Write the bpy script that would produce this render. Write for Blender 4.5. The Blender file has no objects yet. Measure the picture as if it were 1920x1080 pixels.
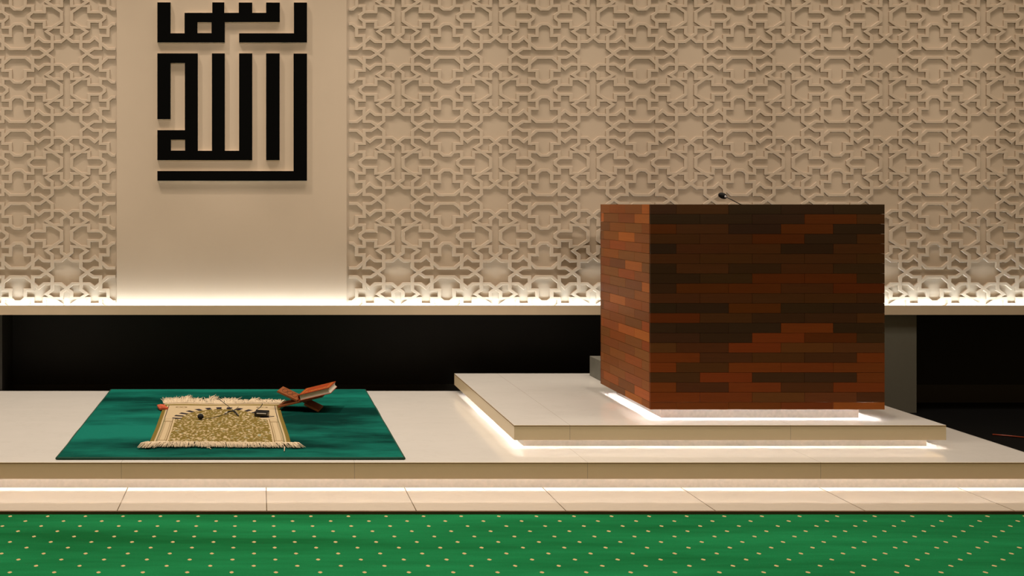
import bpy, bmesh, math, random
from mathutils import Vector, Matrix, noise
R = math.radians
random.seed(7)
scn = bpy.context.scene
COL = scn.collection

# ---------------------------------------------------------------- camera frame
F, CX, CY, H = 2110.0, 485.0, 383.0, 1.156      # focal (px), vanishing point (px), eye height above dais
def at(px, py, D):
    """point seen at pixel (px,py) at depth D"""
    return Vector(((px - CX) * D / F, D, H - (py - CY) * D / F))

# ---------------------------------------------------------------- helpers
def link(name, me, mat=None, parent=None):
    o = bpy.data.objects.new(name, me)
    COL.objects.link(o)
    if mat is not None and me is not None:
        for m in (mat if isinstance(mat, (list, tuple)) else [mat]):
            me.materials.append(m)
    if parent is not None:
        o.parent = parent
        o.location = -parent.location
    return o
def from_bm(name, bm, mat, parent=None, smooth=False):
    bmesh.ops.recalc_face_normals(bm, faces=bm.faces)
    me = bpy.data.meshes.new(name)
    bm.to_mesh(me); bm.free()
    if smooth:
        for p in me.polygons: p.use_smooth = True
    return link(name, me, mat, parent)
def empty(name, loc):
    o = bpy.data.objects.new(name, None)
    o.empty_display_size = .1
    o.location = loc
    COL.objects.link(o)
    return o
def tag(o, label=None, cat=None, group=None, kind=None):
    if label: o['label'] = label
    if cat: o['category'] = cat
    if group: o['group'] = group
    if kind: o['kind'] = kind
    return o
def box(bm, x0, x1, y0, y1, z0, z1, mi=0, bev=0.0):
    vs = [bm.verts.new((x, y, z)) for z in (z0, z1) for y in (y0, y1) for x in (x0, x1)]
    fs = [(0,2,3,1), (4,5,7,6), (0,1,5,4), (2,6,7,3), (0,4,6,2), (1,3,7,5)]
    faces = [bm.faces.new([vs[i] for i in f]) for f in fs]
    for f in faces: f.material_index = mi
    if bev:
        es = {e for f in faces for e in f.edges}
        bmesh.ops.bevel(bm, geom=list(es), offset=bev, segments=2, affect='EDGES', profile=.6)
    return faces
def tube(bm, pts, r, n=8, r1=None, mi=0):
    pts = [Vector(p) for p in pts]
    rings = []
    for i, p in enumerate(pts):
        a = pts[max(i-1, 0)]; b = pts[min(i+1, len(pts)-1)]
        t = (b - a).normalized()
        s = t.cross(Vector((0, 0, 1)))
        if s.length < 1e-4: s = t.cross(Vector((1, 0, 0)))
        s.normalize(); u = s.cross(t)
        k = i / max(1, len(pts)-1)
        rr = r if r1 is None else r + (r1 - r) * k
        rings.append([bm.verts.new(p + (s*math.cos(q) + u*math.sin(q)) * rr)
                      for q in [2*math.pi*j/n for j in range(n)]])
    for a, b in zip(rings, rings[1:]):
        for j in range(n):
            f = bm.faces.new((a[j], a[(j+1) % n], b[(j+1) % n], b[j])); f.material_index = mi
    bm.faces.new(rings[0][::-1]); bm.faces.new(rings[-1])
def prism(bm, poly, y0, y1, mi_front=0, mi_side=0, holes=()):
    """closed outline in (x,z) extruded from y0 (front) to y1; optional holes"""
    loops = [poly] + list(holes)
    edges = []
    for lp in loops:
        vs = [bm.verts.new((x, y0, z)) for x, z in lp]
        for i in range(len(vs)): edges.append(bm.edges.new((vs[i], vs[(i+1) % len(vs)])))
    r = bmesh.ops.triangle_fill(bm, edges=edges, use_beauty=True, normal=(0, -1, 0))
    fr = [g for g in r['geom'] if isinstance(g, bmesh.types.BMFace)]
    for f in fr: f.material_index = mi_front
    ex = bmesh.ops.extrude_face_region(bm, geom=fr)
    nv = [g for g in ex['geom'] if isinstance(g, bmesh.types.BMVert)]
    bmesh.ops.translate(bm, verts=nv, vec=(0, y1 - y0, 0))
    for f in bm.faces:
        if f not in fr and abs(f.normal.y) < .5: pass
    return fr

# ---------------------------------------------------------------- materials
class NT:
    def __init__(s, name):
        s.m = bpy.data.materials.new(name); s.m.use_nodes = True
        s.t = s.m.node_tree; s.n = s.t.nodes; s.l = s.t.links
        s.b = s.n['Principled BSDF']
    def new(s, typ, **kw):
        nd = s.n.new(typ)
        for k, v in kw.items():
            if k in nd.inputs: nd.inputs[k].default_value = v
            else: setattr(nd, k, v)
        return nd
    def link(s, a, b): s.l.new(a, b)
    def math(s, op, a, b=None, c=None):
        nd = s.n.new('ShaderNodeMath'); nd.operation = op
        for i, v in enumerate((a, b, c)):
            if v is None: continue
            if isinstance(v, (int, float)): nd.inputs[i].default_value = v
            else: s.l.new(v, nd.inputs[i])
        return nd.outputs[0]
    def mix(s, fac, a, b):
        nd = s.n.new('ShaderNodeMix'); nd.data_type = 'RGBA'
        for sock, v in ((nd.inputs[0], fac), (nd.inputs[6], a), (nd.inputs[7], b)):
            if isinstance(v, (int, float)): sock.default_value = v
            elif isinstance(v, tuple): sock.default_value = (*v, 1) if len(v) == 3 else v
            else: s.l.new(v, sock)
        return nd.outputs[2]
    def coords(s, scale=(1, 1, 1), off=(0, 0, 0)):
        tc = s.n.new('ShaderNodeTexCoord'); mp = s.n.new('ShaderNodeMapping')
        mp.inputs['Scale'].default_value = scale; mp.inputs['Location'].default_value = off
        s.l.new(tc.outputs['Object'], mp.inputs['Vector'])
        return mp.outputs[0]
    def noise(s, vec, scale, detail=3, rough=.5):
        nd = s.n.new('ShaderNodeTexNoise')
        nd.inputs['Scale'].default_value = scale; nd.inputs['Detail'].default_value = detail
        nd.inputs['Roughness'].default_value = rough
        s.l.new(vec, nd.inputs['Vector'])
        return nd.outputs['Fac']
    def ramp(s, fac, lo, hi):
        nd = s.n.new('ShaderNodeMapRange'); nd.clamp = True
        nd.inputs[1].default_value = lo; nd.inputs[2].default_value = hi
        s.l.new(fac, nd.inputs[0])
        return nd.outputs[0]
    def bump(s, h, strength, dist):
        nd = s.n.new('ShaderNodeBump')
        nd.inputs['Strength'].default_value = strength; nd.inputs['Distance'].default_value = dist
        s.l.new(h, nd.inputs['Height']); s.l.new(nd.outputs[0], s.b.inputs['Normal'])
def plain(name, col, rough=.6, var=.08, scale=30, metal=0, spec=.5, bump=0):
    k = NT(name)
    v = k.coords(); nz = k.noise(v, scale, 4)
    c = k.mix(nz, tuple(x*(1-var) for x in col), tuple(min(1, x*(1+var)) for x in col))
    k.link(c, k.b.inputs['Base Color'])
    k.b.inputs['Roughness'].default_value = rough
    k.b.inputs['Metallic'].default_value = metal
    k.b.inputs['Specular IOR Level'].default_value = spec
    if bump: k.bump(nz, .4, bump)
    return k.m
def emit(name, col, s):
    k = NT(name)
    k.b.inputs['Base Color'].default_value = (.8, .8, .8, 1)
    k.b.inputs['Emission Color'].default_value = (*col, 1)
    k.b.inputs['Emission Strength'].default_value = s
    return k.m
def tile(name, col, x0, step, rough, seam=(.10, .07, .045), w=.0012, vein=.5, ywave=True):
    k = NT(name)
    tc = k.n.new('ShaderNodeTexCoord'); sp = k.n.new('ShaderNodeSeparateXYZ')
    k.link(tc.outputs['Object'], sp.inputs[0])
    a = k.math('DIVIDE', k.math('SUBTRACT', sp.outputs[0], x0), step)
    fr = k.math('ABSOLUTE', k.math('SUBTRACT', a, k.math('ROUND', a)))
    line = k.math('LESS_THAN', fr, w / step)
    v = k.coords((1, 1.6, 1))
    big = k.noise(v, 1.3, 5, .6)
    vn = k.noise(v, 2.1, 7, .65)
    vein_m = k.math('MULTIPLY', k.math('SUBTRACT', 1, k.ramp(k.math('ABSOLUTE', k.math('SUBTRACT', vn, .5)), 0, .018)), vein)
    c = k.mix(big, tuple(x*.97 for x in col), tuple(min(1, x*1.03) for x in col))
    c = k.mix(k.math('MULTIPLY', vein_m, .3), c, tuple(x*y for x, y in zip(col, (.8, .78, .74))))
    c = k.mix(line, c, seam)
    k.link(c, k.b.inputs['Base Color'])
    k.b.inputs['Roughness'].default_value = rough
    k.b.inputs['IOR'].default_value = 1.52
    wv = k.noise(k.coords((3, 3, 1)), 1.6, 1)
    k.bump(wv, .25, .004)
    return k.m

CREAM = (.43, .34, .252)
M = {}
M['wall'] = plain('wall_paint', CREAM, .55, .025, 6)
M['ledge'] = plain('ledge_stone', (.62, .50, .36), .5, .05, 9)
M['tile_floor'] = tile('floor_tile', (.60, .53, .455), .0338, .6266, .07, w=.002)
M['tile_dais'] = tile('dais_tile', (.73, .70, .655), 1.473, 1.044, .09, seam=(.52, .48, .42))
M['tile_face'] = tile('tan_face_tile', (.69, .57, .385), 1.473, 1.044, .3, seam=(.42, .35, .25), vein=.1)  # tan version of the dais tile for slab faces not pointing up
M['plinth'] = plain('plinth_stone', (.21, .175, .145), .35, .25, 60)
M['led'] = emit('led_white', (1, .97, .93), 62)
M['led_dais'] = emit('led_white_dais', (1, .97, .93), 120)
M['led_pulpit'] = emit('led_white_pulpit', (1, .97, .93), 120)
M['led_cove'] = emit('led_cove_white', (.70, .87, 1), 52)
M['black'] = plain('black_paint', (.014, .0145, .015), .7, .1, 5, spec=.2)
M['blackfloor'] = plain('black_floor', (.002, .002, .002), .6, .2, 7, spec=.08)
M['base'] = plain('dark_skirting', (.016, .015, .013), .4, .2, 12)
M['pier'] = plain('pier_paint', (.11, .105, .08), .75, .06, 40)
M['joint'] = plain('tile_joint', (.16, .085, .025), .7, .2, 20)
M['brown'] = plain('brown_trim', (.10, .045, .02), .5, .2, 20)
M['grey'] = plain('grey_step', (.15, .145, .12), .55, .3, 14)
M['letter'] = plain('letter_black', (.0015, .0015, .0013), .6, .1, 20, spec=.02)
M['letter_edge'] = plain('letter_edge', (.78, .70, .58), .5, .03, 20)
M['foam'] = plain('foam_black', (.006, .006, .006), .95, .4, 300)
M['plastic'] = plain('black_plastic', (.012, .012, .013), .32, .1, 30)
M['chrome'] = plain('silver_metal', (.80, .80, .80), .35, .03, 30, metal=.25)
M['core'] = plain('dark_core', (.012, .006, .004), .7, .1, 20)
M['desk'] = plain('dark_desk', (.05, .022, .012), .5, .2, 20)
M['page'] = plain('paper', (.72, .66, .56), .8, .05, 200)
M['bookred'] = plain('red_leather', (.34, .045, .008), .38, .12, 40)
M['gold'] = plain('gilt', (.75, .42, .08), .4, .1, 60, metal=.4)
M['redcloth'] = plain('red_cloth', (.50, .09, .035), .85, .15, 60)
M['fringe'] = plain('fringe_wool', (.66, .54, .38), .9, .2, 80)
M['streak'] = plain('red_streak', (.22, .03, .008), .4, .1, 30)

k = NT('wood_planks')
at_ = k.new('ShaderNodeAttribute'); at_.attribute_name = 'plank'
v = k.coords((3, 3, 90)); g = k.noise(v, 1.6, 5, .6)
g2 = k.noise(k.coords((40, 40, 260)), 1, 3)
f = k.math('ADD', .72, k.math('ADD', k.math('MULTIPLY', g, .42), k.math('MULTIPLY', g2, .18)))
vm = k.new('ShaderNodeVectorMath'); vm.operation = 'SCALE'
k.link(at_.outputs['Color'], vm.inputs[0]); k.link(f, vm.inputs['Scale'])
k.link(vm.outputs[0], k.b.inputs['Base Color']); k.b.inputs['Roughness'].default_value = .5
k.b.inputs['Specular IOR Level'].default_value = .15
k.bump(g, .2, .001)
M['planks'] = k.m

k = NT('stand_wood')
v = k.coords((8, 60, 60)); g = k.noise(v, 1.4, 5)
k.link(k.mix(g, (.16, .042, .012), (.36, .11, .030)), k.b.inputs['Base Color'])
k.b.inputs['Roughness'].default_value = .42
M['standwood'] = k.m

# prayer-hall carpet: green with staggered yellow flecks
k = NT('green_carpet')
tc = k.n.new('ShaderNodeTexCoord'); sp = k.n.new('ShaderNodeSeparateXYZ')
k.link(tc.outputs['Object'], sp.inputs[0])
def lattice(x0, y0, px, py):
    a = k.math('DIVIDE', k.math('SUBTRACT', sp.outputs[0], x0), px)
    b = k.math('DIVIDE', k.math('SUBTRACT', sp.outputs[1], y0), py)
    fx = k.math('MULTIPLY', k.math('ABSOLUTE', k.math('SUBTRACT', a, k.math('ROUND', a))), px / .0085)
    fy = k.math('MULTIPLY', k.math('ABSOLUTE', k.math('SUBTRACT', b, k.math('ROUND', b))), py / .0115)
    return k.math('ADD', k.math('POWER', fx, 1.5), k.math('POWER', fy, 1.5))
wob = k.noise(k.coords(), 170, 2)
d = k.math('MINIMUM', lattice(-1.0324, 4.675, .15615, .14242), lattice(-1.0324 + .078075, 4.675 - .07121, .15615, .14242))
dot = k.math('LESS_THAN', k.math('ADD', d, k.math('MULTIPLY', wob, .7)), 1.25)
big = k.noise(k.coords((.5, 3.2, 1)), 1.7, 4, .6)
fine = k.noise(k.coords((1, 1, 1)), 260, 2)
gc = k.mix(k.ramp(big, .3, .7), (.006, .115, .031), (.015, .255, .088))
gc = k.mix(k.math('MULTIPLY', fine, .45), gc, (.004, .08, .022))
c = k.mix(dot, gc, (.60, .43, .21))
k.link(c, k.b.inputs['Base Color']); k.b.inputs['Roughness'].default_value = .95
k.b.inputs['Specular IOR Level'].default_value = .04
k.bump(fine, .6, .003)
M['carpet'] = k.m

OFF = (14, 3, 6)  # noise shifted to paint light on the left of the teal rug
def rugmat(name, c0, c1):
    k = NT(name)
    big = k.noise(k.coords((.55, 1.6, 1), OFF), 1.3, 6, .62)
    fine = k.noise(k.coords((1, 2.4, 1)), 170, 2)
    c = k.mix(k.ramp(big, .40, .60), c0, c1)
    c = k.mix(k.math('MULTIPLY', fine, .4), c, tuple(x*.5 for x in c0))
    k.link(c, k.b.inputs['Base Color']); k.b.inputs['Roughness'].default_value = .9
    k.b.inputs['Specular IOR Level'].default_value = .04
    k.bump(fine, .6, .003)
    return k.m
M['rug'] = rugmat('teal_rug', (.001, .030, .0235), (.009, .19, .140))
M['rugedge'] = plain('rug_binding', (.004, .05, .028), .9, .2, 60)

k = NT('prayer_rug_weave')
a_ = k.new('ShaderNodeAttribute'); a_.attribute_name = 'weave'
fine = k.noise(k.coords((1, 1.5, 1)), 420, 2)
c = k.mix(k.math('MULTIPLY', fine, .35), a_.outputs['Color'], (.05, .036, .016))
k.link(c, k.b.inputs['Base Color']); k.b.inputs['Roughness'].default_value = .95
k.b.inputs['Specular IOR Level'].default_value = .1
k.bump(fine, .5, .002)
M['weave'] = k.m

# ---------------------------------------------------------------- key depths
FZ = -.128            # tiled floor level
D0 = 5.04             # dais front edge
DB = 6.97             # dais back edge
WALL = 7.02           # wall face
LED_H = .008

# ---------------------------------------------------------------- setting: floors
bm = bmesh.new(); box(bm, -5.5, 7.5, 4.716, 5.6, FZ - .08, FZ)
o = tag(from_bm('floor', bm, M['tile_floor']), kind='structure')
bm = bmesh.new(); box(bm, -5.5, 7.5, 5.6, 8.2, FZ - .08, FZ - .001)
tag(from_bm('floor_recess', bm, M['blackfloor']), kind='structure')
bm = bmesh.new(); box(bm, 3.75, 7.5, 5.18, 5.6, FZ, FZ + .002)
tag(from_bm('floor_right', bm, M['blackfloor']), kind='structure')
bm = bmesh.new(); box(bm, -5.5, 7.5, 4.702, 4.716, FZ - .08, FZ - .0005)
tag(from_bm('trim_1', bm, M['brown']), kind='structure')
bm = bmesh.new(); box(bm, -5.5, 7.5, -1.5, 4.702, FZ - .08, FZ - .012)
tag(from_bm('carpet', bm, M['carpet']), 'wide bright green carpet with rows of small yellow flecks in front of the dais', 'carpet')

# ---------------------------------------------------------------- setting: walls
LX0, LX1 = at(-1300, 0, WALL).x, at(216.5, 0, WALL).x       # left lattice
PX0, PX1 = at(219, 0, WALL).x, at(650, 0, WALL).x           # plain panel
RX0, RX1 = at(654, 0, WALL).x, at(2700, 0, WALL).x          # right lattice
ZW0, ZW1 = .47, 3.5
REL = .0125
bm = bmesh.new(); box(bm, LX0, RX1, WALL + REL, WALL + .12, ZW0, ZW1)
box(bm, PX0, PX1, WALL, WALL + REL + .01, ZW0, ZW1, bev=.001)
wall = tag(from_bm('wall_back', bm, M['wall']), kind='structure')

# star lattice: one quarter of the repeat, traced as centre lines
QO, QX, QY = (77, 80), 1098.0, 821.0
Q = [
 [(600, 33), (540, 80), (400, 190), (400, 470), (530, 565), (190, 800), (190, 903)],
 [(470, 25), (540, 80), (680, 180), (840, 180), (840, 472), (1010, 472), (1010, 655), (1097, 735), (1177, 735)],
 [(10, 492), (77, 440), (207, 335), (590, 335), (710, 430), (1000, 178), (1177, 178)],
 [(15, 395), (77, 440), (190, 522), (190, 660), (577, 660), (577, 795), (840, 795), (930, 868), (930, 903)],
 [(840, 795), (840, 660), (1010, 660)],
]
HPX, HPZ = 91.5 * WALL / F, 68.45 * WALL / F
HW, CH = .037, .006
def strip_bm(bm, pts, hgt, sx, sz, ox, oz):
    """mitred raised strip along normalised points"""
    n = len(pts); prof = []
    P = [Vector(p) for p in pts]
    for i in range(n):
        d0 = (P[i] - P[i-1]).normalized() if i else None
        d1 = (P[i+1] - P[i]).normalized() if i < n-1 else None
        if d0 is None: d0 = d1
        if d1 is None: d1 = d0
        n0 = Vector((-d0.y, d0.x)); n1 = Vector((-d1.y, d1.x))
        m = (n0 + n1).normalized(); m = m / max(.35, m.dot(n0))
        row = []
        for off, h in ((-HW, 0), (-HW, hgt - .002), (-HW + CH, hgt), (HW - CH, hgt), (HW, hgt - .002), (HW, 0)):
            q = P[i] + m * off
            row.append(bm.verts.new((ox + q.x * HPX * sx, WALL + REL - h, oz - q.y * HPZ * sz)))
        prof.append(row)
    for a, b in zip(prof, prof[1:]):
        for j in range(5): bm.faces.new((a[j], a[j+1], b[j+1], b[j]))
def lattice_panel(star_px, x0, x1):
    bm = bmesh.new()
    sx0 = at(star_px, 0, WALL).x
    sz0 = at(0, 100.0, WALL).z
    i0 = math.floor((x0 - sx0) / (2*HPX)) - 0; i1 = math.ceil((x1 - sx0) / (2*HPX)) + 0
    norm = [[((x - QO[0]) / QX, (y - QO[1]) / QY) for x, y in pl] for pl in Q]
    for i in range(i0, i1 + 1):
        for j in range(-4, 4):
            ox, oz = sx0 + i * 2*HPX, sz0 + -j * 2*HPZ
            if oz - HPZ > ZW1 or oz + HPZ < ZW0: continue
            for sx in (1, -1):
                for sz in (1, -1):
                    for q, pl in enumerate(norm):
                        strip_bm(bm, pl, REL - .00016 * q - (.00004 if sx < 0 else 0) - (.00008 if sz < 0 else 0), sx, sz, ox, oz)
    for co, no in (((x0, 0, 0), (-1, 0, 0)), ((x1, 0, 0), (1, 0, 0)), ((0, 0, ZW0), (0, 0, -1)), ((0, 0, ZW1), (0, 0, 1))):
        g = bm.verts[:] + bm.edges[:] + bm.faces[:]
        bmesh.ops.bisect_plane(bm, geom=g, plane_co=co, plane_no=no, clear_outer=True)
    return bm
for sp_, x0, x1 in ((124.8, LX0, LX1), (746.4, RX0, RX1)):
    bm = lattice_panel(sp_, x0, x1)
    from_bm('star_lattice', bm, M['wall'], wall)

# ledge with light cove
LD = 6.9
zt, zb = at(0, 573, LD).z, at(0, 590.5, LD).z
bm = bmesh.new()
box(bm, LX0, RX1, LD, LD + .016, zb, zt, bev=.001)
box(bm, LX0, RX1, LD + .016, WALL + .12, zb, zb + .012)
ledge = tag(from_bm('trim_2', bm, M['ledge']), kind='structure')
bm = bmesh.new(); box(bm, LX0, RX1, WALL - .045, WALL - .03, zb + .012, zb + .02)
from_bm('light_strip', bm, M['led_cove'], ledge)

# dark recess below the ledge, piers, skirting
bm = bmesh.new(); box(bm, LX0, RX1, 7.3, 7.4, FZ, ZW0 + .1)
tag(from_bm('wall_recess', bm, M['black']), kind='structure')
bm = bmesh.new(); box(bm, LX0, RX1, 7.285, 7.3, FZ, at(0, 721, 7.285).z)
tag(from_bm('baseboard_back', bm, M['base']), kind='structure')
xr = at(1718.5, 0, 6.93).x
bm = bmesh.new(); box(bm, 3.30, xr, 6.93, 7.284, FZ, zb)
tag(from_bm('wall_pier_right', bm, M['pier']), kind='structure')
xl = at(4, 0, 6.985).x
bm = bmesh.new(); box(bm, LX0, xl, 6.985, 7.284, FZ, zb)
tag(from_bm('wall_pier_left', bm, M['base']), kind='structure')

# ---------------------------------------------------------------- dais
DX0, DX1 = -4.6, 3.571
def led_run(x0, x1, y0, y1, z, wrap, parent, mat=None):
    """strip of lamps on the cove ceiling, tucked behind the lip, facing down"""
    bm = bmesh.new()
    box(bm, x0 + .001, x1 - .001, y0 + .001, y0 + .006, z - .002, z)
    if wrap:
        box(bm, x0 + .001, x0 + .006, y0 + .006, y1, z - .002, z)
        box(bm, x1 - .006, x1 - .001, y0 + .006, y1, z - .002, z)
    return from_bm('light_strip', bm, mat or M['led'], parent)
def stage(name, label, x0, x1, y0, y1, z0, z1, slab, ovx, ovy, matslab, wrap):
    r = empty(name, ((x0+x1)/2, (y0+y1)/2, z0))
    tag(r, label, 'platform')
    LIP, ZC = .005, z1 - .018
    bm = bmesh.new(); box(bm, x0, x1, y0, y1, ZC, z1, bev=.0015)
    box(bm, x0, x1, y0, y0 + LIP, z1 - slab, ZC + .002)
    box(bm, x0, x0 + LIP, y0 + LIP, y1, z1 - slab, ZC + .002)
    box(bm, x1 - LIP, x1, y0 + LIP, y1, z1 - slab, ZC + .002)
    box(bm, x0 - .0008, x1 + .0008, y0 - .0008, y1, z1 - .0062, z1 - .0032, mi=1)
    bmesh.ops.recalc_face_normals(bm, faces=bm.faces)
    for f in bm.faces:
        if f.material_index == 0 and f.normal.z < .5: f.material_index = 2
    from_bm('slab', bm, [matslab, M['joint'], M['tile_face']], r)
    bm = bmesh.new(); box(bm, x0 + ovx, x1 - ovx, y0 + ovy, y1 - .01, z0, ZC)
    from_bm('plinth', bm, M['plinth'], r)
    led_run(x0 + LIP, x1 - LIP, y0 + LIP, y1 - .12, ZC, wrap, r, None if wrap else M['led_dais'])
    return r
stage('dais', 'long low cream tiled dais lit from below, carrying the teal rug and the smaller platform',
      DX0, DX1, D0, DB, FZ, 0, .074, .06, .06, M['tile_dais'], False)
PH = .111
PLX0, PLX1, PLY0 = 1.209, 3.253, 5.325
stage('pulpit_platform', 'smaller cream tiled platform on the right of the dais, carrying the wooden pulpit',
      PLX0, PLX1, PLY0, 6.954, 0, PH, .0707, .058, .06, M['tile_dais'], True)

# ---------------------------------------------------------------- pulpit
BX0, BX1, BY0, BY1 = 1.889, 3.021, 5.43, 6.22
BZ0, BZ1 = H - (768 - CY) * 5.43 / F, H
pul = empty('pulpit', ((BX0+BX1)/2, (BY0+BY1)/2, PH))
tag(pul, 'big square pulpit clad in reddish brown wooden planks on the cream platform', 'pulpit')
T = .012
bm = bmesh.new()
box(bm, BX0+T, BX1-T, BY0+T, BY0+.05, BZ0+.05, BZ1-.001)
box(bm, BX0+T, BX1-T, BY1-.05, BY1-T, BZ0+.05, BZ1-.001)
box(bm, BX0+T, BX0+.05, BY0+.05, BY1-.05, BZ0+.05, BZ1-.001)
box(bm, BX1-.05, BX1-T, BY0+.05, BY1-.05, BZ0+.05, BZ1-.001)
box(bm, BX0+T, BX1-T, BY0+T, BY1-T, BZ0+.05, BZ0+.065)
from_bm('carcass', bm, M['core'], pul)
bm = bmesh.new(); box(bm, BX0+.05, BX1-.05, BY0+.05, BY1-.05, BZ1-.13, BZ1-.10)
from_bm('desk_top', bm, M['desk'], pul)
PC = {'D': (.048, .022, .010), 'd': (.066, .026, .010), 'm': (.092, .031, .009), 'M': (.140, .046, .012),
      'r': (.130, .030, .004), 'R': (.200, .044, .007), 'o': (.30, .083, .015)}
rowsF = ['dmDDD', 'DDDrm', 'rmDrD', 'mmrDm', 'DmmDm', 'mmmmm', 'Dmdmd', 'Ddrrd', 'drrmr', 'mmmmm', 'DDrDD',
         'rmddm', 'DDDRD', 'dDRrd', 'MmRMM', 'RmmmR', 'RmRRR', 'mRddR', 'RmRmR', 'RRMMm', 'RRRRo']  # lowest rows brightened: glow from the strip below painted into the planks
rowh = 18.56 * 5.43 / F
blen = 98.1 * 5.43 / F
bm = bmesh.new(); lay = bm.loops.layers.float_color.new('plank')
def plank(x0, x1, y0, y1, z0, z1, c):
    if min(x1-x0, y1-y0, z1-z0) < .004: return
    fs = box(bm, x0, x1, y0, y1, z0, z1)
    cc = tuple(q * random.uniform(.9, 1.1) for q in c)
    for f in fs:
        for lp in f.loops: lp[lay] = (*cc, 1)
GP = .0007
rng = random.Random(11)
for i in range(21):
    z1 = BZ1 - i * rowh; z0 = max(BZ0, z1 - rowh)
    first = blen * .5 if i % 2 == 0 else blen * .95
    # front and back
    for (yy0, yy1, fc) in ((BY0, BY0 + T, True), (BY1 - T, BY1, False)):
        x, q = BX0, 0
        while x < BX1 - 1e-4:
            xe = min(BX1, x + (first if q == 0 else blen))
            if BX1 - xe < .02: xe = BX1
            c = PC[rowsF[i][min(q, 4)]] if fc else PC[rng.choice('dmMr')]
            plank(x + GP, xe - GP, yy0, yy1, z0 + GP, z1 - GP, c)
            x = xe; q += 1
    # sides
    for (xx0, xx1) in ((BX0, BX0 + T), (BX1 - T, BX1)):
        y, q = BY0 + T, 0
        f2 = blen * (.42 if i % 2 == 0 else .85)
        while y < BY1 - T - 1e-4:
            ye = min(BY1 - T, y + (f2 if q == 0 else blen))
            c = PC[rng.choices('mMMrRod', (4, 5, 4, 3, 3, 3, 2))[0]]
            c = tuple(a * .85 + b * .58 for a, b in zip(c, (.22, .070, .016)))  # side planks lightened: stronger light on the sides painted into the wood
            plank(xx0, xx1, y + GP, ye - GP, z0 + GP, z1 - GP, c)
            y = ye; q += 1
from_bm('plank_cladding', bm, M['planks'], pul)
UX0, UX1, UY0, UY1 = 1.972, 2.938, 5.511, 6.20
bm = bmesh.new(); box(bm, UX0, UX1, UY0, UY1, PH, BZ0 + .05)
from_bm('plinth', bm, M['plinth'], pul)
led_run(BX0 + T, BX1 - T, BY0 + T, BY1 - T, BZ0 + .05, True, pul, M['led_pulpit'])

# gooseneck microphone on the pulpit's sunken desk
md = 5.62
hp = at(1355, 367, md); h1 = at(1362, 369.5, md); e1 = at(1387, 382.5, md)
zd = BZ1 - .10
mic = empty('gooseneck_microphone', (e1.x + .07, md, zd))
tag(mic, 'thin black gooseneck microphone with foam head rising over the top of the pulpit', 'microphone')
bm = bmesh.new()
bmesh.ops.create_cone(bm, cap_ends=True, segments=24, radius1=.045, radius2=.038, depth=.022,
                      matrix=Matrix.Translation((e1.x + .07, md, zd + .011)))
from_bm('base', bm, M['plastic'], mic)
bm = bmesh.new()
tube(bm, [(e1.x + .07, md, zd + .02), (e1.x + .068, md, zd + .05), (e1.x + .045, md, zd + .082), e1, h1 + (e1-h1)*.4, h1], .0022, 8)
from_bm('neck', bm, M['plastic'], mic, True)
ax = (hp - h1).normalized() + Vector((0, -.35, 0)); ax.normalize()
rot = ax.to_track_quat('Z', 'Y').to_matrix().to_4x4()
bm = bmesh.new()
bmesh.ops.create_uvsphere(bm, u_segments=24, v_segments=16, radius=1,
    matrix=Matrix.Translation(hp) @ rot @ Matrix.Diagonal((.0148, .0148, .026, 1)))
from_bm('foam_head', bm, M['foam'], mic, True)
bm = bmesh.new()
bmesh.ops.create_cone(bm, cap_ends=True, segments=20, radius1=.006, radius2=.0045, depth=.010,
                      matrix=Matrix.Translation(at(1360.2, 368.6, md - .013)) @ Vector((.35, -1, -.1)).to_track_quat('Z', 'Y').to_matrix().to_4x4())
from_bm('collar', bm, M['chrome'], mic)

# grey step behind the pulpit
bm = bmesh.new(); box(bm, 2.02, 2.95, 6.26, 6.87, PH, PH + .12, bev=.004)
tag(from_bm('step', bm, M['grey']), 'low dark grey step standing on the platform behind the pulpit', 'step')

# ---------------------------------------------------------------- kufic lettering
LDp = WALL - .022
def cz(p): q = at(200 + p[0] / 3, p[1] / 3, LDp); return (q.x, q.z)
S = [
 ([(285,13),(360,13),(360,187),(438,187),(438,72),(594,72),(594,13),(662,13),(662,72),(743,72),(743,14),(819,14),(819,72),
   (897,72),(897,14),(974,14),(974,125),(665,125),(665,240),(285,240)], [[(511,126),(590,126),(590,186),(511,186)]]),
 ([(1053,14),(1127,14),(1127,240),(745,240),(745,187),(1053,187)], []),
 ([(285,300),(513,300),(513,848),(592,848),(592,300),(665,300),(665,848),(745,848),(745,300),(819,300),(819,901),(285,901),
   (285,732),(440,732),(440,355),(360,355),(360,671),(285,671)], [[(362,786),(441,786),(441,847),(362,847)]]),
 ([(897,300),(973,300),(973,901),(897,901)], []),
 ([(1051,301),(1127,301),(1127,1017),(285,1017),(285,962),(1051,962)], []),
]
cal = empty('calligraphy', (cz((706, 515))[0], WALL, cz((706, 515))[1]))
tag(cal, 'black square kufic Arabic calligraphy in raised letters on the plain wall panel', 'calligraphy')
for poly, holes in S:
    bm = bmesh.new()
    prism(bm, [cz(p) for p in poly], LDp, WALL - .0002, holes=[[cz(p) for p in h] for h in holes])
    bmesh.ops.recalc_face_normals(bm, faces=bm.faces)
    for f in bm.faces: f.material_index = 0 if abs(f.normal.y) > .5 else 1
    from_bm('letter', bm, [M['letter'], M['letter_edge']], cal)

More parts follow.
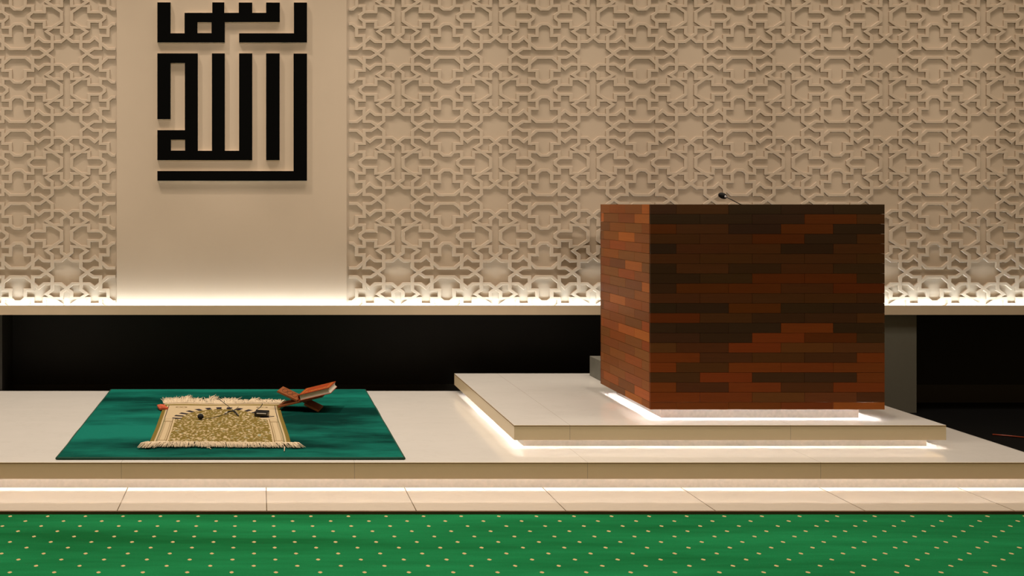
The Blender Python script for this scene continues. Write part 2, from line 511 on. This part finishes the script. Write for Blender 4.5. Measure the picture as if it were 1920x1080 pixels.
# ---------------------------------------------------------------- teal rug
RX_0, RX_1, RY0, RY1 = -.917, .663, 5.088, 6.966
RT = .012
rug = empty('teal_rug', ((RX_0+RX_1)/2, (RY0+RY1)/2, 0))
tag(rug, 'large plain teal green rug lying on the cream dais', 'rug')
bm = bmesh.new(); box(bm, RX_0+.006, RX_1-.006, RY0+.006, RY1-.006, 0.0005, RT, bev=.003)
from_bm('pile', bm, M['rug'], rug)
bm = bmesh.new()
def wob_line(a, b, n=60):
    out = []
    for i in range(n+1):
        p = a.lerp(b, i/n); w = noise.noise(p * 3.1) * .003
        out.append(p + Vector((w, w, 0)))
    return out
cs = [Vector(p) for p in ((RX_0+.004, RY0+.004, .0065), (RX_1-.004, RY0+.004, .0065), (RX_1-.004, RY1-.004, .0065), (RX_0+.004, RY1-.004, .0065))]
for i in range(4): tube(bm, wob_line(cs[i], cs[(i+1) % 4]), .006, 6)
from_bm('binding', bm, M['rugedge'], rug, True)

# ---------------------------------------------------------------- prayer rug
PZ = RT + .0005
pf0, pf1 = at(280, 829, 1), at(543.5, 831, 1)
def ground(px, py, z):
    D = F * (H - z) / (py - CY)
    return Vector(((px - CX) * D / F, D, z))
c00, c10 = ground(280, 829.5, PZ+.006), ground(544, 831, PZ+.006)
c01, c11 = ground(309, 758, PZ+.006), ground(525, 758.5, PZ+.006)
def rp(u, v):
    a = c00.lerp(c10, u); b = c01.lerp(c11, u)
    p = a.lerp(b, v)
    p.x += .004 * math.sin(v * 5 + u) * (1 if u > .5 else .5)
    return p
def rz(u, v):
    p = rp(u, v)
    return PZ + .006 + .002 * noise.noise(Vector((p.x*6, p.y*5, 3))) + .006 * max(0, (v - .94) / .06) ** 2 * (0.6 + .4*math.sin(u*9))
CRM, OLV, NVY, BRN = (.60, .47, .29), (.20, .145, .03), (.018, .015, .028), (.16, .10, .03)
GRN, TEA = (.12, .12, .05), (.30, .34, .26)
def weave(u, v):
    s = min(u, 1-u)
    if v > .965: return OLV if v < .985 else CRM
    if v < .012: return CRM
    if s < .03: return OLV
    if s < .042: return CRM
    if s < .048: return NVY if v > .60 else GRN
    if v > .945: return CRM
    ex, ey = (u - .5) * .66, (v - .58) * 1.04
    ri = math.hypot(ex/.212, ey/.285); ro = math.hypot(ex/.262, ey/.345)
    if v > .58:
        if v < .592 and s < .125: return NVY if v < .584 else CRM
        if ri < 1: pass
        elif ro < 1:
            t = math.atan2(ey/.30, ex/.235)
            return NVY if (t / math.pi * 13) % 1 > .52 else CRM
        else:
            # medallion outlines in the spandrels
            e = math.hypot((s - .155)/.05, (v - .915)/.02)
            if .72 < e < 1: return BRN
            if e < .3: return OLV
            return CRM
    elif s < .128:
        if .118 < s: return CRM
        if .112 < s: return BRN
        if .050 < s < .054: return GRN
        if .058 < s < .061 and .06 < v < .5: return BRN
        if .098 < s < .101 and .06 < v < .5: return BRN
        if abs(v - .52) < .004 or abs(v - .055) < .004 or abs(v - .50) < .003: return BRN
        return CRM
    n = noise.noise(Vector((u*52, v*50, 1.3))) + .6 * noise.noise(Vector((u*95, v*105, 7.7)))
    n2 = noise.noise(Vector((u*30, v*38, 20)))
    if n > .30: return CRM if n2 < .32 else TEA
    if n > .15: return (.34, .26, .11)
    if n < -.55: return BRN
    return OLV
NU, NV = 330, 380
bm = bmesh.new(); lay = bm.verts.layers.float_color.new('weave')
grid = []
for j in range(NV+1):
    row = []
    for i in range(NU+1):
        u, v = i/NU, j/NV
        p = rp(u, v); p.z = rz(u, v)
        q = bm.verts.new(p); q[lay] = (*weave(u, v), 1); row.append(q)
    grid.append(row)
for j in range(NV):
    for i in range(NU): bm.faces.new((grid[j][i], grid[j][i+1], grid[j+1][i+1], grid[j+1][i]))
# thickness: skirt down to the teal rug
ring = [grid[0][i] for i in range(NU+1)] + [grid[j][NU] for j in range(1, NV+1)] + \
       [grid[NV][i] for i in range(NU-1, -1, -1)] + [grid[j][0] for j in range(NV-1, 0, -1)]
low = []
for q in ring:
    w = bm.verts.new((q.co.x, q.co.y, PZ)); w[lay] = q[lay]; low.append(w)
for i in range(len(ring)): 
    j = (i+1) % len(ring); bm.faces.new((ring[i], low[i], low[j], ring[j]))
pr = empty('prayer_rug', ((c00.x+c11.x)/2, (c00.y+c11.y)/2, PZ))
tag(pr, 'small fringed prayer rug with an olive and cream arch pattern lying on the teal rug', 'prayer rug')
from_bm('woven_field', bm, M['weave'], pr, True)
def fringe(front):
    bm = bmesh.new()
    rnd = random.Random(3 if front else 5)
    N = 620
    for i in range(N):
        u = -.012 + 1.024 * (i + rnd.random()) / N
        uc = min(1, max(0, u))
        b = rp(uc, 0 if front else 1); b.z = rz(uc, 0 if front else 1)
        b.x += (u - uc) * .66
        sgn = -1 if front else 1
        clump = noise.noise(Vector((u * 14, 4 if front else 9, 0)))
        if front:
            L = .082 + .022 * rnd.random() + .008 * clump
            if u < .10: L *= 1.25
            dx = -.035 + .05 * min(1, max(0, u - .05) * 3) + .012 * clump + rnd.uniform(-.022, .022)
            if u > .93: dx += .03
            hz = .010 + .006 * rnd.random(); tz = -.004
        else:
            k = 1 if u < .62 else .45
            L = (.085 + .06 * max(0, clump) + .02 * rnd.random()) * k
            dx = .05 * clump + rnd.uniform(-.025, .025)
            hz = (.010 + .020 * max(0, clump + .1) * k) + .006 * rnd.random(); tz = hz * rnd.uniform(.2, .9)
        pts = []
        for s_ in (0, .3, .65, 1):
            z = b.z + hz * math.sin(math.pi * min(1, s_ * .75 + .02)) * (1 if s_ < 1 else .6) + (tz if s_ == 1 else 0)
            p = Vector((b.x + dx * s_ ** 1.4 + rnd.uniform(-.004, .004) * s_, b.y + sgn * L * s_, max(PZ + .0035, z)))
            pts.append(p)
        tube(bm, pts, .0022, 4, .0013)
    # loose knots
    if front:
        for (px, py, ex, ey) in ((553, 833, 561, 833.5), (534, 838, 533, 846), (388, 840, 396, 842)):
            a = ground(px, py, PZ+.006); c = ground(ex, ey, PZ+.004)
            tube(bm, [a, a.lerp(c, .5) + Vector((0, .003, .004)), c], .003, 5, .002)
    o = from_bm('fringe', bm, M['fringe'], pr, True)
fringe(True); fringe(False)

# red folded scrap on the back left corner
bm = bmesh.new()
def gp(px, py, z): return ground(px, py, z)
zt_ = PZ + .014
A = [gp(294.5, 759, zt_+.004), gp(301, 757.5, zt_+.010), gp(309, 758.5, zt_+.012), gp(311, 762, zt_+.006), gp(315.5, 763, zt_+.003),
     gp(314, 765, zt_+.001), gp(306, 764.5, zt_+.004), gp(300, 766, zt_), gp(297, 763.5, zt_)]
top = [bm.verts.new(p) for p in A]; bot = [bm.verts.new(p - Vector((0, 0, .009))) for p in A]
c_ = bm.verts.new(gp(304, 761.5, zt_+.012))
for i in range(len(A)):
    j = (i+1) % len(A)
    bm.faces.new((top[i], top[j], c_)); bm.faces.new((top[i], bot[i], bot[j], top[j]))
bm.faces.new(bot[::-1])
tag(from_bm('cloth_scrap', bm, M['redcloth']), 'small folded red orange scrap on the back left corner of the prayer rug', 'cloth scrap')

# foam microphone lying on the rug, with a short lead
zr = PZ + .008
b = ground(376, 786, zr)
lm = empty('lapel_microphone', b)
tag(lm, 'round black foam lapel microphone lying on the left of the prayer rug', 'microphone')
bm = bmesh.new()
bmesh.ops.create_uvsphere(bm, u_segments=20, v_segments=14, radius=1,
    matrix=Matrix.Translation(b + Vector((0, 0, .0145))) @ Matrix.Diagonal((.0165, .017, .0145, 1)))
from_bm('foam_ball', bm, M['foam'], lm, True)
bm = bmesh.new()
tube(bm, [b + Vector((.012, 0, .008)), ground(388, 784.5, zr+.002), ground(396, 784, zr+.0015), ground(404, 782, zr+.0015),
          ground(412, 780, zr+.0015), ground(422, 776, zr+.0015)], .0014, 6)
from_bm('lead', bm, M['plastic'], lm, True)

# clip with a long thin wire standing up from it
cw = ground(441, 776, zr)
wm = empty('microphone_clip', cw)
tag(wm, 'small black microphone clip with a long thin wire, at the middle of the prayer rug', 'microphone clip')
tipd = cw.y
bm = bmesh.new()
tube(bm, [ground(447, 778, zr+.003), ground(442, 772.5, zr+.012), at(427, 761, tipd + .02), at(411, 748.5, tipd + .03), at(406, 748.8, tipd+.03)], .0017, 6)
from_bm('wire', bm, M['plastic'], wm, True)
bm = bmesh.new()
tube(bm, [ground(422.5, 775.5, zr+.006), ground(428, 772, zr+.010), ground(436, 770.5, zr+.012)], .0045, 8, .004)
tube(bm, [ground(436, 770.5, zr+.012), ground(443, 767, zr+.014), ground(447, 762.5, zr+.014)], .003, 8, .0015)
tube(bm, [ground(438, 771, zr+.010), ground(443, 775, zr+.005), ground(447, 779, zr+.004)], .004, 8, .0035)
from_bm('clip_jaw', bm, M['plastic'], wm, True)
bm = bmesh.new()
tube(bm, [ground(423, 774.5, zr+.011), ground(426, 773, zr+.013)], .0025, 8)
from_bm('clip_pin', bm, M['chrome'], wm, True)

# belt pack transmitter
tb = ground(491, 781.5, zr)
tp = empty('bodypack_transmitter', tb)
tag(tp, 'black box shaped wireless transmitter with a curved antenna on the right of the prayer rug', 'transmitter')
bm = bmesh.new()
box(bm, -.036, .036, -.03, .03, .001, .026, bev=.004)
bmesh.ops.transform(bm, matrix=Matrix.Translation(tb + Vector((0, .03, 0))) @ Matrix.Rotation(R(-12), 4, 'Z'), verts=bm.verts)
from_bm('body', bm, M['plastic'], tp)
bm = bmesh.new()
box(bm, -.022, .030, -.0335, -.030, .016, .020)
bmesh.ops.transform(bm, matrix=Matrix.Translation(tb + Vector((0, .03, 0))) @ Matrix.Rotation(R(-12), 4, 'Z'), verts=bm.verts)
from_bm('belt_clip', bm, M['chrome'], tp)
bm = bmesh.new()
tube(bm, [tb + Vector((-.034, .03, .02)), at(481, 768, tb.y+.04), at(487, 764.5, tb.y+.05), at(491, 760, tb.y+.06), at(492, 756.5, tb.y+.06)], .002, 6)
from_bm('antenna', bm, M['plastic'], tp, True)
bm = bmesh.new()
tube(bm, [tb + Vector((.03, .0, .004)), ground(506, 781, zr+.002), ground(514, 780.5, zr+.002)], .002, 6)
from_bm('plug', bm, M['plastic'], tp, True)

# ---------------------------------------------------------------- folding book stand and book
SO = Vector((.236, 6.27, RT + .0035))
YAW = R(-13)
MS = Matrix.Translation(SO) @ Matrix.Rotation(YAW, 4, 'Z') @ Matrix.Rotation(R(4), 4, 'Y')
TH = R(19.5)
st = empty('book_stand', SO)
tag(st, 'low folding cross legged wooden book stand on the teal rug beside the prayer rug', 'book stand')
def board(sign):
    """one board of the X: runs from foot to top, slotted in the middle"""
    bm = bmesh.new()
    L0, L1, W, t = -.125, .135, .15, .011
    mid = Matrix.Translation((0, 0, .052)) @ Matrix.Rotation(sign * TH, 4, 'Y')
    def part(x0, x1, y0, y1): box(bm, x0, x1, y0, y1, -t/2, t/2, bev=.0015)
    # upper half is full width, lower half is two interlocking fingers
    if sign < 0:
        part(.012, L1, -W/2, W/2); part(-.03, .012, -W/2, -W/6); part(-.03, .012, W/6, W/2)
        part(L0, -.03, -W/2, W/2)
    else:
        part(-L1, -.012, -W/2, W/2); part(-.012, .03, -W/6 + .001, W/6 - .001); part(.03, -L0 - .006, -W/2, W/2)
    bmesh.ops.transform(bm, matrix=MS @ mid, verts=bm.verts)
    return from_bm('board', bm, M['standwood'], st)
board(-1); board(1)
# carved line work on the left wing
bm = bmesh.new()
mid = Matrix.Translation((0, 0, .052)) @ Matrix.Rotation(TH, 4, 'Y')
for s_ in (0, 1, 2):
    n = 16
    cx_ = -.045 - s_ * .03
    pts = [(cx_ + .013*math.cos(2*math.pi*q/n), .05*math.sin(2*math.pi*q/n), .0058) for q in range(n+1)]
    tube(bm, pts, .0012, 4)
bmesh.ops.transform(bm, matrix=MS @ mid, verts=bm.verts)
from_bm('carving', bm, M['desk'], st)

# book resting on the right wing: spine in the crotch, fore edge up to the right
bk = empty('book', SO + Vector((.09, 0, .08)))
tag(bk, 'thick closed red book with gilt lettering resting on the wooden stand', 'book')
BL, BWd, BT = .178, .225, .034
MB = MS @ Matrix.Translation((0, 0, .052)) @ Matrix.Rotation(-TH, 4, 'Y') @ Matrix.Translation((.010, .02, .0062))
bm = bmesh.new()
pr_ = []
for i in range(9):       # page block with a concave fore edge
    a = i / 8; pr_.append((BL - .0015 - .007 * math.sin(math.pi * a), .0034 + a * (BT - .0068)))
for y in (-BWd/2 + .004, BWd/2 - .004): pass
r0 = [bm.verts.new((x, -BWd/2 + .004, z)) for x, z in [(.004, .004)] + pr_ + [(.004, BT - .004)]]
r1 = [bm.verts.new((x, BWd/2 - .004, z)) for x, z in [(.004, .004)] + pr_ + [(.004, BT - .004)]]
bm.faces.new(r0); bm.faces.new(r1[::-1])
for i in range(len(r0)):
    j = (i+1) % len(r0); bm.faces.new((r0[i], r1[i], r1[j], r0[j]))
bmesh.ops.transform(bm, matrix=MB, verts=bm.verts)
from_bm('page_block', bm, M['page'], bk)
bm = bmesh.new()
box(bm, 0, BL, -BWd/2, BWd/2, 0, .0035, bev=.001)
box(bm, 0, BL, -BWd/2, BWd/2, BT - .0035, BT, bev=.001)
sp_pts = []
n = 8
v0 = []; v1 = []
for i in range(n+1):
    a = math.pi * i / n
    x, z = .002 - .009 * math.sin(a), BT/2 - (BT/2) * math.cos(a)
    v0.append(bm.verts.new((x, -BWd/2, z))); v1.append(bm.verts.new((x, BWd/2, z)))
w0 = []; w1 = []
for i in range(n+1):
    a = math.pi * i / n
    x, z = .004 - .007 * math.sin(a), BT/2 - (BT/2 - .003) * math.cos(a)
    w0.append(bm.verts.new((x, -BWd/2, z))); w1.append(bm.verts.new((x, BWd/2, z)))
for i in range(n):
    bm.faces.new((v0[i], v0[i+1], v1[i+1], v1[i])); bm.faces.new((w0[i], w1[i], w1[i+1], w0[i+1]))
    bm.faces.new((v0[i], w0[i], w0[i+1], v0[i+1])); bm.faces.new((v1[i], v1[i+1], w1[i+1], w1[i]))
bmesh.ops.transform(bm, matrix=MB, verts=bm.verts)
from_bm('cover', bm, M['bookred'], bk)
bm = bmesh.new()
def gl(x0, x1, y0, y1): box(bm, x0, x1, y0, y1, BT, BT + .0005)
for m_ in (.012, .018):
    gl(m_, m_+.0018, -BWd/2+m_, BWd/2-m_); gl(BL-m_-.0018, BL-m_, -BWd/2+m_, BWd/2-m_)
    if m_ < .015:
        gl(m_, BL-m_, BWd/2-m_-.0018, BWd/2-m_)
rnd = random.Random(4)
x = .032
while x < BL - .035:           # gilt script, too small to read
    w = rnd.uniform(.005, .010)
    yb = -.062
    pts = [(x + w*q/5, yb + rnd.uniform(-.012, .012), BT + .0003) for q in range(6)]
    tube(bm, pts, .0011, 4)
    x += w + .0025
for x in (.07, .085): gl(x, x + .006, -.088, -.084)
bmesh.ops.transform(bm, matrix=MB, verts=bm.verts)
from_bm('gilt_lettering', bm, M['gold'], bk)

# reddish streak on the dark floor, right edge, built as a thin tube
bm = bmesh.new()
g0 = [F * (H - FZ - .006) / (y - CY) for y in (814, 816, 820)]
tube(bm, [((x - CX) * d / F, d, FZ + .004) for x, d in zip((1861, 1885, 1925), g0)], .004, 8)
tag(from_bm('floor_streak', bm, M['streak'], None, True), 'thin reddish streak on the dark floor right of the dais', 'streak')

# ---------------------------------------------------------------- lights
def spot(name, loc, tgt, W, col, ang, blend, size):
    L = bpy.data.lights.new(name, 'SPOT'); L.energy = W; L.color = col
    L.spot_size = R(ang); L.spot_blend = blend; L.shadow_soft_size = size
    o = bpy.data.objects.new(name, L); COL.objects.link(o); o.location = loc
    o.rotation_euler = (Vector(tgt) - Vector(loc)).to_track_quat('-Z', 'Y').to_euler()
    return o
WARM = (1, .87, .73)
spot('ceiling_spot_left', (-2.9, 5.0, 9.0), (-.5, 6.0, .2), 1900, WARM, 48, 1, .06)
spot('ceiling_spot_centre', (2.1, 4.7, 9.0), (2.6, 6.7, 1.0), 600, WARM, 56, .9, .06)
def area(name, loc, tgt, W, sx, sy, col):
    L = bpy.data.lights.new(name, 'AREA'); L.energy = W; L.color = col; L.shape = 'RECTANGLE'; L.size = sx; L.size_y = sy
    o = bpy.data.objects.new(name, L); COL.objects.link(o); o.location = loc
    o.rotation_euler = (Vector(tgt) - Vector(loc)).to_track_quat('-Z', 'Y').to_euler()
area('ceiling_light_row', (1.6, 4.2, 9.0), (1.6, 5.6, 0), 640, 11, 1.6, WARM)
for i in range(13):      # added unseen spots: fill for the wall, kept clear of the pulpit front
    x = -3.2 + .75 * i
    spot('wall_fill_spot', (x, -2, 3.2), (x, 7, 1.72), 400, WARM, 15.4, .6, .10)

w = bpy.data.worlds.new('world'); scn.world = w; w.use_nodes = True
bg = w.node_tree.nodes['Background']
bg.inputs[0].default_value = (1, .62, .28, 1); bg.inputs[1].default_value = .17

# ---------------------------------------------------------------- camera
cam = bpy.data.cameras.new('camera'); co = bpy.data.objects.new('camera', cam); COL.objects.link(co)
co.location = (0, 0, H); co.rotation_euler = (R(90), 0, 0)
cam.sensor_width = 36; cam.lens = F / 1920 * 36
cam.shift_x = (960 - CX) / 1920; cam.shift_y = -(540 - CY) / 1920
cam.clip_end = 100
scn.camera = co
scn.view_settings.view_transform = 'Standard'
scn.view_settings.look = 'None'
scn.view_settings.gamma = 1
scn.view_settings.use_curve_mapping = False
scn.view_settings.exposure = 0
